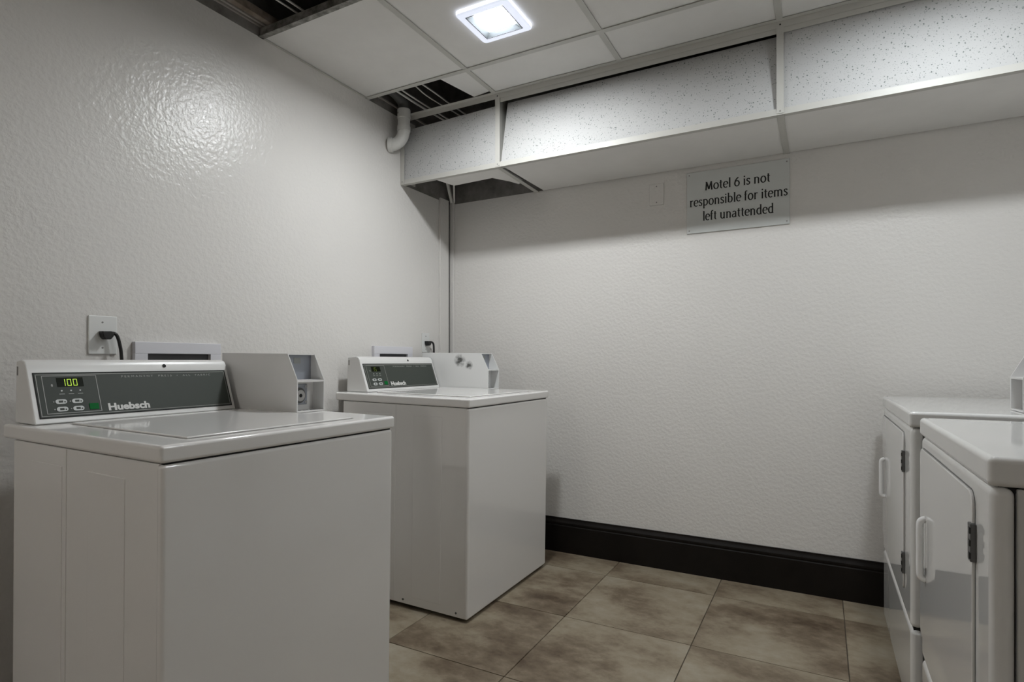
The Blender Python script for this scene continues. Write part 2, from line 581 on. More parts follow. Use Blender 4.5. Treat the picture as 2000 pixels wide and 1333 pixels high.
# ================================================================ ceiling lights
def ceiling_light(x, y, label, diff):
    t = thing('ceiling_light', label, 'light', (x, y, CZ + 0.003), (0, 0, 0), 'square ceiling lights')
    R, r1, r2 = 0.113, 0.083, 0.060
    def rounded(b_, R_, cr, z):
        out = []
        for q, (sx, sy) in enumerate(((1, 1), (-1, 1), (-1, -1), (1, -1))):
            for k in range(5):
                a = q * PI / 2 + k * PI / 8
                out.append(b_.verts.new((sx * (R_ - cr) + cr * math.cos(a), sy * (R_ - cr) + cr * math.sin(a), z)))
        return out
    def loop(b_, A, B):
        for i in range(len(A)):
            j = (i + 1) % len(A)
            b_.faces.new((A[i], A[j], B[j], B[i]))
    b_ = bmesh.new()                          # glowing outer rim
    A = rounded(b_, R, 0.018, 0.0)
    B = rounded(b_, R, 0.018, -0.013)
    loop(b_, A, B)
    obj('rim', b_, 'lamp_edge', t, smooth=False)
    b_ = bmesh.new()                          # flat frame
    A = rounded(b_, R, 0.018, -0.013)
    B = rounded(b_, R - 0.006, 0.014, -0.017)
    D = rounded(b_, r1, 0.002, -0.017)
    loop(b_, A, B)
    loop(b_, B, D)
    obj('frame', b_, 'lamp_frame', t)
    b_ = bmesh.new()
    A = rounded(b_, r1 + 0.0002, 0.002, -0.0172)
    B = rounded(b_, r1 - 0.0032, 0.002, -0.0172)
    loop(b_, A, B)
    obj('seam', b_, 'lamp_seam', t)
    b_ = bmesh.new()                          # bevelled reflector
    A = rounded(b_, r1 - 0.0030, 0.002, -0.0168)
    B = rounded(b_, r2, 0.004, -0.0045)
    loop(b_, A, B)
    obj('reflector', b_, 'lamp_bevel', t)
    b_ = bmesh.new()
    A = rounded(b_, r2 + 0.001, 0.004, -0.0047)
    f = b_.faces.new(A)
    f.normal_update()
    if f.normal.z > 0:
        f.normal_flip()
    obj('diffuser', b_, diff, t, recalc=False)
    return t
ceiling_light(-1.127, 1.943, 'square white ceiling light shining over the washers', 'lamp_diffuser')
ceiling_light(0.37, 1.943, 'square white ceiling light shining over the dryers', 'lamp_diffuser_weak')
ceiling_light(-1.74, -1.87, 'unseen ceiling light added as fill beside the wall opposite the sign', 'lamp_diffuser_fill')  # added out of view to brighten the near machine sides and back wall

# ================================================================ washers
LIDT = 0.037
def mapper(x0, z0, x1, z1):
    """maps panel coordinates (u along y, v up the slope, d outwards) onto a sloping face facing +x"""
    s = Vector((x1 - x0, 0, z1 - z0)).normalized()
    n = Vector((s.z, 0, -s.x))
    return lambda u, v, d=0.0: (x0 + s.x * v + n.x * d, u, z0 + s.z * v + n.z * d)

def slab(b_, fn, u0, u1, v0, v1, d0, d1):
    c = [(u0, v0), (u1, v0), (u1, v1), (u0, v1)]
    A = [b_.verts.new(fn(u, v, d0)) for u, v in c]
    B = [b_.verts.new(fn(u, v, d1)) for u, v in c]
    b_.faces.new(A)
    b_.faces.new(B)
    for i in range(4):
        j = (i + 1) % 4
        b_.faces.new((A[i], A[j], B[j], B[i]))

def capsule(b_, fn, u, v, w_, h, d0, d1, seg=10):
    pts = []
    r = h / 2
    for k in range(seg + 1):
        a = -PI / 2 + PI * k / seg
        pts.append((u + w_ / 2 - r + r * math.cos(a), v + r * math.sin(a)))
    for k in range(seg + 1):
        a = PI / 2 + PI * k / seg
        pts.append((u - w_ / 2 + r + r * math.cos(a), v + r * math.sin(a)))
    A = [b_.verts.new(fn(p[0], p[1], d0)) for p in pts]
    B = [b_.verts.new(fn(p[0], p[1], d1)) for p in pts]
    b_.faces.new(B)
    for i in range(len(pts)):
        j = (i + 1) % len(pts)
        b_.faces.new((A[i], A[j], B[j], B[i]))

def line_frame(b_, fn, u0, u1, v0, v1, t, d0, d1):
    slab(b_, fn, u0, u1, v0, v0 + t, d0, d1)
    slab(b_, fn, u0, u1, v1 - t, v1, d0, d1)
    slab(b_, fn, u0, u0 + t, v0 + t, v1 - t, d0, d1)
    slab(b_, fn, u1 - t, u1, v0 + t, v1 - t, d0, d1)

SEG = {'1': 'bc', '0': 'abcdef', '5': 'afgcd', '2': 'abged', '8': 'abcdefg'}
def digits(b_, fn, txt, u, v, w_, h, gap, d0, d1):
    t = w_ * 0.15
    for ch in txt:
        for s in SEG[ch]:
            q = {'a': (0.1, .9, 'h', h - t), 'g': (0.1, .9, 'h', h / 2 - t / 2), 'd': (0.1, .9, 'h', 0), 'f': (0, h / 2, h, 0), 'b': (0, h / 2, h, 1),
                 'e': (0, 0, h / 2, 0), 'c': (0, 0, h / 2, 1)}[s]
            if q[2] == 'h':
                slab(b_, fn, u + w_ * q[0], u + w_ * q[1], v + q[3], v + q[3] + t, d0, d1)
            else:
                uu = u if q[3] == 0 else u + w_ - t
                slab(b_, fn, uu, uu + t, v + q[1] + t * 0.2, v + q[2] - t * 0.2, d0, d1)
        u += w_ + gap

def coin_box(t, x0, x1, xs, y0, y1, zb, zt, zs, sgn, mat, detail=True):
    """sheet-metal coin meter housing. front at x1 (towards +x when sgn = 1), back at x0, slope from (xs, zt) to (x1, zs)"""
    part = linked(bpy.data.objects.new('coin_box', None), t)
    part.location = (x1 + 0.25 * sgn, y0, zb)
    part.empty_display_size = 0.05
    L = abs(x1 - x0)
    o = Vector((x1, y0, zb))
    W = y1 - y0
    fx = lambda d: -0.25 * sgn - sgn * d           # d = distance behind the front, in the part's own space
    hz, ht = zs - zb, zt - zb
    dsl = abs(x1 - xs)
    th = 0.004
    for y in (0.0, W - th):                    # side plates
        b_ = bmesh.new()
        prism(b_, [(fx(0), 0), (fx(0), hz), (fx(dsl), ht), (fx(L), ht), (fx(L), 0)], y, y + th, lambda p, a: (p[0], a, p[1]))
        obj('side_plate', b_, mat, part, 0.001, 1)
    b_ = bmesh.new()                           # top and floor
    box(b_, min(fx(dsl), fx(L)), max(fx(dsl), fx(L)), th, W - th, ht - th, ht)
    obj('top_plate', b_, mat, part)
    bx('floor_plate', mat, part, min(fx(0), fx(L)), max(fx(0), fx(L)), th, W - th, 0, th)
    bx('shelf', mat, part, min(fx(0.001), fx(0.06)), max(fx(0.001), fx(0.06)), th, W - th, hz - 0.006, hz)
    d1 = 0.062                                 # recessed upper face
    bx('coin_slot_plate', 'steel_grey', part, min(fx(d1), fx(d1 + 0.004)), max(fx(d1), fx(d1 + 0.004)), th, W - th, hz, ht - th)
    bx('coin_slot', 'dark_gap', part, min(fx(d1), fx(d1 - 0.001)), max(fx(d1), fx(d1 - 0.001)), W * 0.16, W * 0.19, ht * 0.78, ht * 0.97)
    bx('price_tag', 'print_pale', part, min(fx(d1), fx(d1 - 0.001)), max(fx(d1), fx(d1 - 0.001)), W * 0.34, W * 0.58, ht * 0.83, ht * 0.93)
    d2 = 0.050                                 # money drawer face with its lock
    bx('drawer_face', mat, part, min(fx(d2), fx(d2 + 0.004)), max(fx(d2), fx(d2 + 0.004)), th, W - th, th, hz - 0.006)
    bx('lock_plate', 'steel_grey', part, min(fx(d2), fx(d2 - 0.004)), max(fx(d2), fx(d2 - 0.004)), W * 0.12, W * 0.72, hz * 0.20, hz * 0.86, 0.003)
    cyl = [fx(d2 - 0.004), W * 0.40, hz * 0.50]
    disc('lock_collar', 'hinge_steel', part, cyl, (sgn, 0, 0), 0.026, 0.005, 24, 0.001)
    disc('lock', 'chrome', part, (fx(d2 - 0.009), cyl[1], cyl[2]), (sgn, 0, 0), 0.019, 0.006, 24, 0.001)
    disc('keyhole', 'dark_gap', part, (fx(d2 - 0.015), cyl[1], cyl[2]), (sgn, 0, 0), 0.006, 0.0006, 14)
    for yy in (0.18, 0.66):
        for zz in (0.28, 0.78):
            disc('rivet', 'chrome', part, (fx(d2 - 0.004), W * yy, hz * zz), (sgn, 0, 0), 0.005, 0.002, 10)
    for k in range(3):
        bx('slot', 'dark_gap', part, min(fx(0.020), fx(0.028)), max(fx(0.020), fx(0.028)), W * (0.14 + 0.26 * k), W * (0.32 + 0.26 * k), th, th + 0.0006)
    return part

def washer(loc, tilt, W, D, ztop, label, display, xc, yc0, yc1, coin_y, coin_x, coin_mat, lit):
    t = thing('washing_machine', label, 'washer', loc, (0, tilt, 0), 'top-loading washers along the left wall')
    zb = ztop - LIDT
    cab = bx('cabinet', 'enamel', t, -D + 0.045, -0.014, 0.004, W - 0.004, 0.014, zb - 0.002, 0.003)
    bm = bmesh.new()                           # front panel wraps the corners
    box(bm, -0.022, 0.0, 0.003, W - 0.003, 0.012, zb - 0.0035)
    obj('front_panel', bm, 'enamel', t, 0.009, 4)
    bx('toe_shade', 'dark_gap', t, -D + 0.06, -0.03, 0.03, W - 0.03, 0.004, 0.016)  # black block painted as the shadow under the cabinet
    for sx in (-0.07, -D + 0.10):
        for sy in (0.06, W - 0.06):
            b_ = bmesh.new()
            low = -(-sx) * math.tan(tilt)
            tube(b_, [(sx, sy, low + 0.0005), (sx, sy, low + 0.010), (sx, sy, 0.02)], [0.02, 0.018, 0.010], 12)
            obj('foot', b_, 'black_plastic', t)
    for x0, x1 in ((-0.285, -0.135), (-0.55, -0.40)):   # pressed panels on both sides
        for y0, y1 in ((0.0026, 0.006), (W - 0.006, W - 0.0026)):
            b_ = bmesh.new()
            box(b_, x0, x1, y0, y1, 0.05, ztop - 0.082)
            obj('pressed_panel', b_, 'enamel', t, 0.0022, 2)
    bx('side_seam', 'enamel', t, -0.383, -0.3795, 0.0026, 0.006, 0.02, zb - 0.004, 0.001)
    for x in (-0.055, -0.33):
        disc('screw', 'hinge_steel', t, (x, 0.004, 0.032), (0, -1, 0), 0.0045, 0.002, 10)
    # top
    bx('seal', 'dark_gap', t, -D + 0.045, -0.006, 0.010, W - 0.010, zb - 0.006, zb + 0.004)
    bm = bmesh.new()
    box(bm, -D, 0.004, -0.003, W + 0.003, zb, ztop)
    obj('top_panel', bm, 'enamel', t, 0.008, 4)
    lid = bx('lid', 'enamel', t, -xc + 0.035, -0.050, 0.085, W - 0.125, ztop - 0.001, ztop + 0.0045, 0.004, 3)
    bm = bmesh.new()
    line_frame(bm, lambda u, v, d: (v, u, d), 0.083, W - 0.123, -xc + 0.033, -0.048, 0.0025, ztop - 0.001, ztop + 0.0006)
    obj('lid_seam', bm, 'cable_grey', lid)
    # console
    ch = 0.166
    xb, xt = -xc, -xc - 0.050
    con = linked(bpy.data.objects.new('console', None), t)
    con.empty_display_size = 0.05
    con.location = (0, 0, 0)
    zc = ztop
    prof = [(xb, zc + 0.001), (xt, zc + ch - 0.030), (xt - 0.003, zc + ch - 0.016), (xt - 0.012, zc + ch - 0.004), (xt - 0.026, zc + ch),
            (-D + 0.012, zc + ch - 0.004), (-D + 0.008, zc + 0.001)]
    bm = bmesh.new()
    prism(bm, prof, yc0, yc1, lambda p, a: (p[0], a, p[1]))
    obj('housing', bm, 'console_plastic', con, 0.004, 3)
    bx('end_clip', 'cable_grey', con, -D + 0.018, -D + 0.024, yc0 - 0.0008, yc0 + 0.002, zc + 0.125, zc + 0.148)
    fn = mapper(xb, zc + 0.001, xt, zc + ch - 0.030)
    L = math.hypot(xt - xb, ch - 0.031)
    pu0, pu1 = yc0 + 0.014, yc1 - 0.013
    pv0, pv1 = 0.016, L - 0.006
    U = lambda f: pu0 + (pu1 - pu0) * f
    V = lambda f: pv0 + (pv1 - pv0) * f
    pan = bmesh.new()
    slab(pan, fn, pu0, pu1, pv0, pv1, -0.001, 0.0012)
    pan = obj('control_panel', pan, 'panel_grey', con)
    bm = bmesh.new()
    line_frame(bm, fn, pu0 - 0.0015, pu1 + 0.0015, pv0 - 0.0015, pv1 + 0.0015, 0.0022, -0.001, 0.0014)
    obj('panel_gasket', bm, 'dark_gap', con)
    bm = bmesh.new()
    line_frame(bm, fn, U(0.006), U(0.994), V(0.03), V(0.97), 0.0014, 0.001, 0.0016)
    line_frame(bm, fn, U(0.030), U(0.268), V(0.08), V(0.94), 0.0014, 0.001, 0.0016)
    obj('print_line', bm, 'panel_line', con)
    bm = bmesh.new()
    slab(bm, fn, U(0.090), U(0.205), V(0.68), V(0.89), 0.001, 0.0018)
    obj('display', bm, 'display_black', con)
    bm = bmesh.new()
    uw = (pu1 - pu0)
    digits(bm, fn, display, U(0.108), V(0.70), 0.0095, (pv1 - pv0) * 0.155, 0.0045, 0.0018, 0.0023)
    obj('display_digit', bm, lit, con)
    for k in range(3):
        bm = bmesh.new()
        capsule(bm, fn, U(0.105 + 0.040 * k), V(0.59), 0.004, 0.004, 0.001, 0.0022, 6)
        obj('indicator', bm, 'button_white', con)
        bm = bmesh.new()
        slab(bm, fn, U(0.093 + 0.040 * k), U(0.116 + 0.040 * k), V(0.51), V(0.525), 0.001, 0.0015)
        obj('caption', bm, 'print_pale', con)
    bm = bmesh.new()
    capsule(bm, fn, U(0.068), V(0.72), 0.004, 0.007, 0.001, 0.0016, 6)
    obj('symbol', bm, 'print_white', con)
    for (u, v) in ((0.095, 0.345), (0.165, 0.345), (0.095, 0.175), (0.165, 0.175)):
        bm = bmesh.new()
        capsule(bm, fn, U(u), V(v), 0.026, 0.0125, 0.001, 0.0024)
        bt = obj('button', bm, 'button_white', con)
        bm = bmesh.new()
        slab(bm, fn, U(u) - 0.006, U(u) + 0.004, V(v) - 0.0028, V(v) + 0.0028, 0.0022, 0.0027)
        capsule(bm, fn, U(u) + 0.008, V(v) - 0.0012, 0.004, 0.004, 0.0022, 0.0027, 6)
        obj('symbol', bm, 'panel_grey', bt if False else con)
        bm = bmesh.new()
        capsule(bm, fn, U(u) - 0.017, V(v), 0.0035, 0.0035, 0.001, 0.0022, 6)
        obj('indicator', bm, 'print_pale', con)
    bm = bmesh.new()
    slab(bm, fn, U(0.214), U(0.256), V(0.13), V(0.27), 0.001, 0.0026)
    obj('start_button', bm, 'button_green', con)
    text_mesh('brand_lettering', 'Huebsch', 'print_white', con, (pv1 - pv0) * 0.225, lambda u, v, d: fn(u, v, 0.0012 + d), (U(0.300), U(0.508), V(0.085)), 0.0011)
    text_mesh('cycle_lettering', 'PERMANENT  PRESS  \u2022  ALL  FABRIC', 'print_pale', con, (pv1 - pv0) * 0.068, lambda u, v, d: fn(u, v, 0.0012 + d), (U(0.39), U(0.90), V(0.865)), 0.0, 1.5)
    c0 = Vector((xt - 0.0022, U(0.63), zc + ch - 0.018))
    disc('screw_hole', 'dark_gap', con, c0, (1, 0, 0.3), 0.0055, 0.0008, 14)
    coin_box(t, -D + 0.012, -coin_x, -coin_x - 0.046, coin_y, coin_y + 0.115, ztop + 0.001, ztop + 0.191, ztop + 0.105, 1, coin_mat)
    return t

washer((-1.186, 0.682, 0.0), math.radians(0.8), 0.715, 0.690, 0.896,
       'white washing machine with lit green 100 display, beside the large wall outlet', '100', 0.575, 0.020, 0.585, 0.604, 0.302, 'coin_enamel', 'display_green')
washer((-1.266, 1.957, 0.0), math.radians(0.8), 0.757, 0.735, 0.914,
       'white washing machine with scuffed coin box, beside the corner boards', '15', 0.595, 0.062, 0.628, 0.636, 0.290, 'coin_enamel_scuffed', 'display_dim')

# ================================================================ dryers
def dryer(loc, W, D, ztop, label, near):
    """faces -x; origin on the floor at the near front corner; y runs away from the near side"""
    t = thing('clothes_dryer', label, 'dryer', loc, (0, 0, 0), 'front-loading dryers along the right wall')
    zb = ztop - 0.047
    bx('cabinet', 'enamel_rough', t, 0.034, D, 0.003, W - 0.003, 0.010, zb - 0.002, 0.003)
    zs = 0.285
    bx('lower_panel', 'dryer_enamel', t, 0.0, 0.032, 0.0, W, 0.006, zs - 0.003, 0.014, 5)
    bx('front_panel', 'dryer_enamel', t, 0.0, 0.032, 0.0, W, zs + 0.002, zb - 0.001, 0.014, 5)
    bx('seal', 'dark_gap', t, 0.012, D - 0.02, 0.012, W - 0.012, zb - 0.010, zb + 0.004)
    bx('panel_gap', 'dark_gap', t, 0.008, 0.034, 0.008, W - 0.008, zs - 0.010, zs + 0.010)
    bx('toe_shade', 'dark_gap', t, 0.03, D - 0.03, 0.03, W - 0.03, 0.0, 0.012)  # black block, shadow under the dryer put into its colour
    bm = bmesh.new()
    box(bm, -0.004, D, -0.004, W + 0.004, zb, ztop)
    obj('top_panel', bm, 'dryer_enamel', t, 0.010, 4)
    # door: outline with rounded near corners
    y0, y1, z0, z1 = near, W - 0.012, 0.352, zb - 0.030
    def outline(g):
        r = 0.028 + g
        out = []
        for (cy, cz, a0) in ((y0 - g + r, z0 - g + r, PI), (y1 + g - r, z0 - g + r, 1.5 * PI), (y1 + g - r, z1 + g - r, 0), (y0 - g + r, z1 + g - r, 0.5 * PI)):
            for k in range(6):
                a = a0 + k * PI / 10
                out.append((cy + r * math.cos(a), cz + r * math.sin(a)))
        return out
    b_ = bmesh.new()
    prism(b_, outline(0.0025), -0.0006, 0.004, lambda p, a: (a, p[0], p[1]))
    obj('door_gap', b_, 'hinge_steel', t)
    door = bmesh.new()
    prism(door, outline(0), -0.005, 0.003, lambda p, a: (a, p[0], p[1]))
    door = obj('door', door, 'dryer_enamel', t, 0.002, 2)
    # handle: bowed grip
    hy, h0, h1 = y1 - 0.090, 0.520, 0.672
    b_ = bmesh.new()
    pts = smooth_pts([(-0.004, hy, h1), (-0.013, hy, h1 - 0.005), (-0.0165, hy, h1 - 0.018), (-0.0165, hy, (h0 + h1) / 2), (-0.0165, hy, h0 + 0.018), (-0.013, hy, h0 + 0.005), (-0.004, hy, h0)], 5)
    tube(b_, pts, 0.008, 12)
    obj('handle', b_, 'handle_white', door, smooth=True)
    for (ha, hb) in ((0.722, 0.787), (0.405, 0.470)):
        h = bx('hinge', 'hinge_steel', t, -0.009, 0.0, y0 - 0.010, y0 + 0.010, ha, hb, 0.001, 1)
        for k in range(3):
            zz = ha + (hb - ha) * (k + 0.25) / 3
            bx('knuckle', 'hinge_pin', h, -0.0105, -0.008, y0 - 0.0105, y0 - 0.002, zz, zz + (hb - ha) * 0.16)
    disc('screw', 'hinge_steel', t, (0.012, W - 0.012, ztop - 0.0002), (0, 0, 1), 0.003, 0.0008, 10)
    # console and coin box
    bm = bmesh.new()
    xc = 0.56
    ch = 0.166
    prism(bm, [(xc, ztop + 0.001), (xc + 0.05, ztop + ch - 0.03), (xc + 0.062, ztop + ch - 0.006), (xc + 0.076, ztop + ch), (D - 0.01, ztop + ch), (D - 0.006, ztop + 0.001)],
          0.225, W - 0.02, lambda p, a: (p[0], a, p[1]))
    obj('console', bm, 'console_plastic', t, 0.004, 3)
    coin_box(t, D - 0.01, 0.272, 0.318, 0.085, 0.210, ztop + 0.001, ztop + 0.191, ztop + 0.100, -1, 'coin_enamel')
    return t
dryer((0.2285, 2.028, 0), 0.832, 0.74, 0.920, 'white clothes dryer next to the dark baseboard', 0.134)
dryer((0.233, 1.150, 0), 0.706, 0.74, 0.917, 'white clothes dryer standing farther from the dark baseboard', 0.100)

# ================================================================ wall fittings
def outlet(y0, y1, z0, z1, label):
    t = thing('wall_outlet', label, 'outlet', (XL, (y0 + y1) / 2, (z0 + z1) / 2), (0, 0, 0), 'washer power outlets')
    hy, hz = (y1 - y0) / 2, (z1 - z0) / 2
    bx('cover_plate', 'white_plastic', t, 0.0, 0.006, -hy, hy, -hz, hz, 0.003, 3)
    disc('receptacle', 'white_plastic', t, (0.006, 0, 0.0), (1, 0, 0), 0.019, 0.0015, 24)
    for s in (-1, 1):
        disc('screw', 'cable_grey', t, (0.006, -0.002, s * hz * 0.66), (1, 0, 0), 0.003, 0.0008, 10)
    return t
outlet(0.957, 1.041, 1.089, 1.213, 'white wall outlet plate with black plug, near the 100 display washer')
outlet(2.675, 2.745, 1.118, 1.232, 'small white wall outlet plate with black plug beside the corner boards')

def power_cord(y, z, pts, label, r):
    t = thing('power_cord', label, 'power cord', (XL, y, z), (0, 0, 0), 'washer power cords')
    b_ = bmesh.new()
    prism(b_, [(-0.017, 0.012), (0.012, 0.013), (0.018, 0.008), (0.018, -0.003), (0.009, -0.014), (-0.007, -0.014), (-0.013, -0.006)], 0.0078, 0.034, lambda p, a: (a, p[0], p[1]))
    obj('plug', b_, 'black_plastic', t, 0.003, 2)
    b_ = bmesh.new()
    tube(b_, smooth_pts(pts, 6), r, 10)
    obj('cable', b_, 'black_plastic', t, smooth=True)
    return t
power_cord(1.000, 1.151, [(0.023, 0.010, 0.006), (0.026, 0.022, 0.006), (0.028, 0.030, -0.004), (0.030, 0.036, -0.03), (0.031, 0.040, -0.06), (0.031, 0.042, -0.12), (0.031, 0.040, -0.30), (0.031, 0.05, -0.6)],
           'black plug and thick cord hanging below the large outlet plate', 0.0052)
power_cord(2.708, 1.172, [(0.023, 0.010, 0.006), (0.027, 0.026, 0.007), (0.030, 0.040, -0.002), (0.031, 0.044, -0.03), (0.031, 0.044, -0.10), (0.031, 0.04, -0.5)],
           'black plug and cord hanging next to the corner boards', 0.0058)

def supply_box(y0, y1, z0, z1, label):
    t = thing('washer_supply_box', label, 'supply box', (XL, (y0 + y1) / 2, z0), (0, 0, 0), 'washer supply boxes')
    hy, h = (y1 - y0) / 2, z1 - z0
    b_ = bmesh.new()
    fr = 0.042
    box(b_, 0, 0.018, -hy, hy, h - 0.040, h)
    box(b_, 0, 0.018, -hy, hy, 0, fr)
    box(b_, 0, 0.018, -hy, -hy + fr, fr, h - 0.040)
    box(b_, 0, 0.018, hy - fr, hy, fr, h - 0.040)
    obj('frame', b_, 'box_plastic', t, 0.0015, 2)
    bx('recess_shade', 'box_shade', t, 0.0002, 0.002, -hy + fr, hy - fr, fr, h - 0.040)  # flat dark panel painted as the shade of a deeper recess
    for s in (-1, 1):
        b_ = bmesh.new()
        tube(b_, [(0.010, s * hy * 0.4, 0.05), (0.010, s * hy * 0.4, 0.09)], 0.008, 12)
        obj('valve', b_, 'chrome', t)
    return t
supply_box(1.090, 1.402, 0.92, 1.133, 'pale lilac supply box frame on the wall behind the 100 display washer')
supply_box(2.257, 2.570, 0.93, 1.146, 'pale lilac supply box frame on the wall behind the scuffed washer')

t = thing('blank_cover_plate', 'small painted blank cover plate on the wall beside the sign', 'cover plate', (-0.751, YB, 1.929))
bx('plate', 'wall_paint', t, -0.037, 0.037, -0.005, 0, -0.056, 0.056, 0.002, 2)
for s in (-1, 1):
    disc('screw', 'cable_grey', t, (0, -0.005, s * 0.041), (0, -1, 0), 0.0032, 0.0008, 10)

# ================================================================ sign with hand-drawn serif lettering
def arc(cx, cy, rx, ry, a0, a1, n=12):
    return [(cx + rx * math.cos(math.radians(a0 + (a1 - a0) * k / n)), cy + ry * math.sin(math.radians(a0 + (a1 - a0) * k / n))) for k in range(n + 1)]

def sf(x, y, l=0.13, r=0.13):                   # flat serif
    return ('s', [(x - l, y), (x + r, y)])

G = {
    'M': (1.42, [[(0.20, 0), (0.30, 1.30)], [(0.30, 1.30), (0.70, 0.12)], [(0.70, 0.12), (1.10, 1.30)], [(1.10, 1.30), (1.20, 0)], sf(0.20, 0.03), sf(1.20, 0.03, 0.15, 0.15), sf(0.24, 1.28, 0.1, 0.02), sf(1.14, 1.28, 0.02, 0.1)]),
    'o': (0.98, [arc(0.49, 0.5, 0.36, 0.47, 90, 450, 24)]),
    't': (0.64, [[(0.28, 1.28), (0.28, 0.28)] + arc(0.47, 0.28, 0.19, 0.23, 180, 285, 6), ('s', [(0.06, 0.95), (0.56, 0.95)])]),
    'e': (0.88, [arc(0.47, 0.5, 0.35, 0.47, 8, 310, 22), ('s', [(0.14, 0.53), (0.80, 0.53)])]),
    'l': (0.48, [[(0.25, 1.50), (0.25, 0)], sf(0.25, 0.03), sf(0.2, 1.46, 0.1, 0.02)]),
    '6': (0.98, [arc(0.49, 0.43, 0.35, 0.41, 90, 450, 22), [(0.72, 1.34), (0.46, 1.15), (0.24, 0.86), (0.145, 0.50)]]),
    'i': (0.48, [[(0.25, 1.0), (0.25, 0)], sf(0.25, 0.03), sf(0.2, 0.96, 0.1, 0.02), [(0.25, 1.22), (0.25, 1.42)]]),
    's': (0.74, [[(0.63, 0.80), (0.52, 0.93), (0.36, 0.96), (0.20, 0.88), (0.17, 0.72), (0.27, 0.60), (0.48, 0.47), (0.60, 0.33), (0.56, 0.13), (0.40, 0.04), (0.22, 0.07), (0.11, 0.20)]]),
    'n': (1.06, [[(0.24, 1.0), (0.24, 0)], [(0.24, 0.70)] + arc(0.52, 0.68, 0.28, 0.27, 150, 0, 8) + [(0.80, 0)], sf(0.24, 0.03), sf(0.80, 0.03), sf(0.19, 0.96, 0.1, 0.02)]),
    'r': (0.74, [[(0.24, 1.0), (0.24, 0)], [(0.24, 0.66)] + arc(0.52, 0.66, 0.26, 0.28, 160, 52, 6), sf(0.24, 0.03, 0.13, 0.16), sf(0.19, 0.96, 0.1, 0.02)]),
    'p': (1.04, [[(0.24, 1.0), (0.24, -0.45)], arc(0.50, 0.5, 0.36, 0.46, 150, -150, 18), sf(0.24, -0.42, 0.13, 0.16), sf(0.19, 0.96, 0.1, 0.02)]),
    'b': (1.04, [[(0.24, 1.50), (0.24, 0.05)], arc(0.50, 0.5, 0.36, 0.46, 150, -150, 18), sf(0.19, 1.46, 0.1, 0.02)]),
    'f': (0.62, [[(0.25, 0), (0.25, 1.18)] + arc(0.45, 1.18, 0.20, 0.26, 180, 55, 7), ('s', [(0.05, 0.95), (0.52, 0.95)]), sf(0.25, 0.03, 0.13, 0.16)]),
    'm': (1.60, [[(0.24, 1.0), (0.24, 0)], [(0.24, 0.70)] + arc(0.51, 0.68, 0.27, 0.27, 150, 0, 8) + [(0.78, 0)], [(0.78, 0.70)] + arc(1.06, 0.68, 0.28, 0.27, 150, 0, 8) + [(1.34, 0)], sf(0.24, 0.03), sf(0.78, 0.03), sf(1.34, 0.03), sf(0.19, 0.96, 0.1, 0.02)]),
    'u': (1.06, [[(0.24, 1.0), (0.24, 0.32)] + arc(0.50, 0.32, 0.26, 0.27, 180, 335, 8), [(0.80, 1.0), (0.80, 0)], sf(0.19, 0.96, 0.1, 0.02), sf(0.75, 0.96, 0.1, 0.02), sf(0.84, 0.03, 0.02, 0.12)]),
    'a': (0.94, [[(0.18, 0.80)] + arc(0.44, 0.68, 0.25, 0.27, 140, 0, 7) + [(0.69, 0.12), (0.80, 0.03)], [(0.68, 0.56), (0.42, 0.50)] + arc(0.36, 0.27, 0.22, 0.23, 100, 290, 9) + [(0.60, 0.12), (0.69, 0.24)]]),
    'd': (1.06, [[(0.80, 1.50), (0.80, 0)], arc(0.53, 0.5, 0.36, 0.46, 30, 330, 18), sf(0.75, 1.46, 0.1, 0.02), sf(0.84, 0.03, 0.02, 0.12)]),
    ' ': (0.46, []),
}

def letter_line(txt, x0, x1, zbase, xh, y, parent):
    adv = sum(G[c][0] for c in txt)
    kx = (x1 - x0) / (adv - 0.2)
    b_ = bmesh.new()
    cur = -0.1
    for ch in txt:
        a, strokes = G[ch]
        for k, st in enumerate(strokes):
            flat = isinstance(st, tuple) and st[0] == 's'
            pts = st[1] if flat else st
            P = [Vector((p[0], p[1])) for p in pts]
            La, Lb = [], []
            n = len(P)
            closed = (P[0] - P[-1]).length < 1e-4
            for i in range(n):
                if closed:
                    tg = P[(i + 1) % (n - 1)] - P[(i - 1) % (n - 1)] if 0 < i < n - 1 else P[1] - P[n - 2]
                else:
                    tg = P[min(i + 1, n - 1)] - P[max(i - 1, 0)]
                tg.normalize()
                nr = Vector((-tg.y, tg.x))
                hw = 0.045 if flat else math.sqrt((0.118 * nr.x) ** 2 + (0.065 * nr.y) ** 2)
                La.append(P[i] + nr * hw)
                Lb.append(P[i] - nr * hw)
            mk = lambda q, d: b_.verts.new((x0 + (cur + q.x) * kx, y - d, zbase + q.y * xh))
            A = [mk(q, 0.0008 + 0.00004 * k) for q in La]
            B = [mk(q, 0.0008 + 0.00004 * k) for q in Lb]
            for i in range(n - 1):
                b_.faces.new((A[i], B[i], B[i + 1], A[i + 1]))
        cur += a
    return obj('lettering', b_, 'ink', parent)

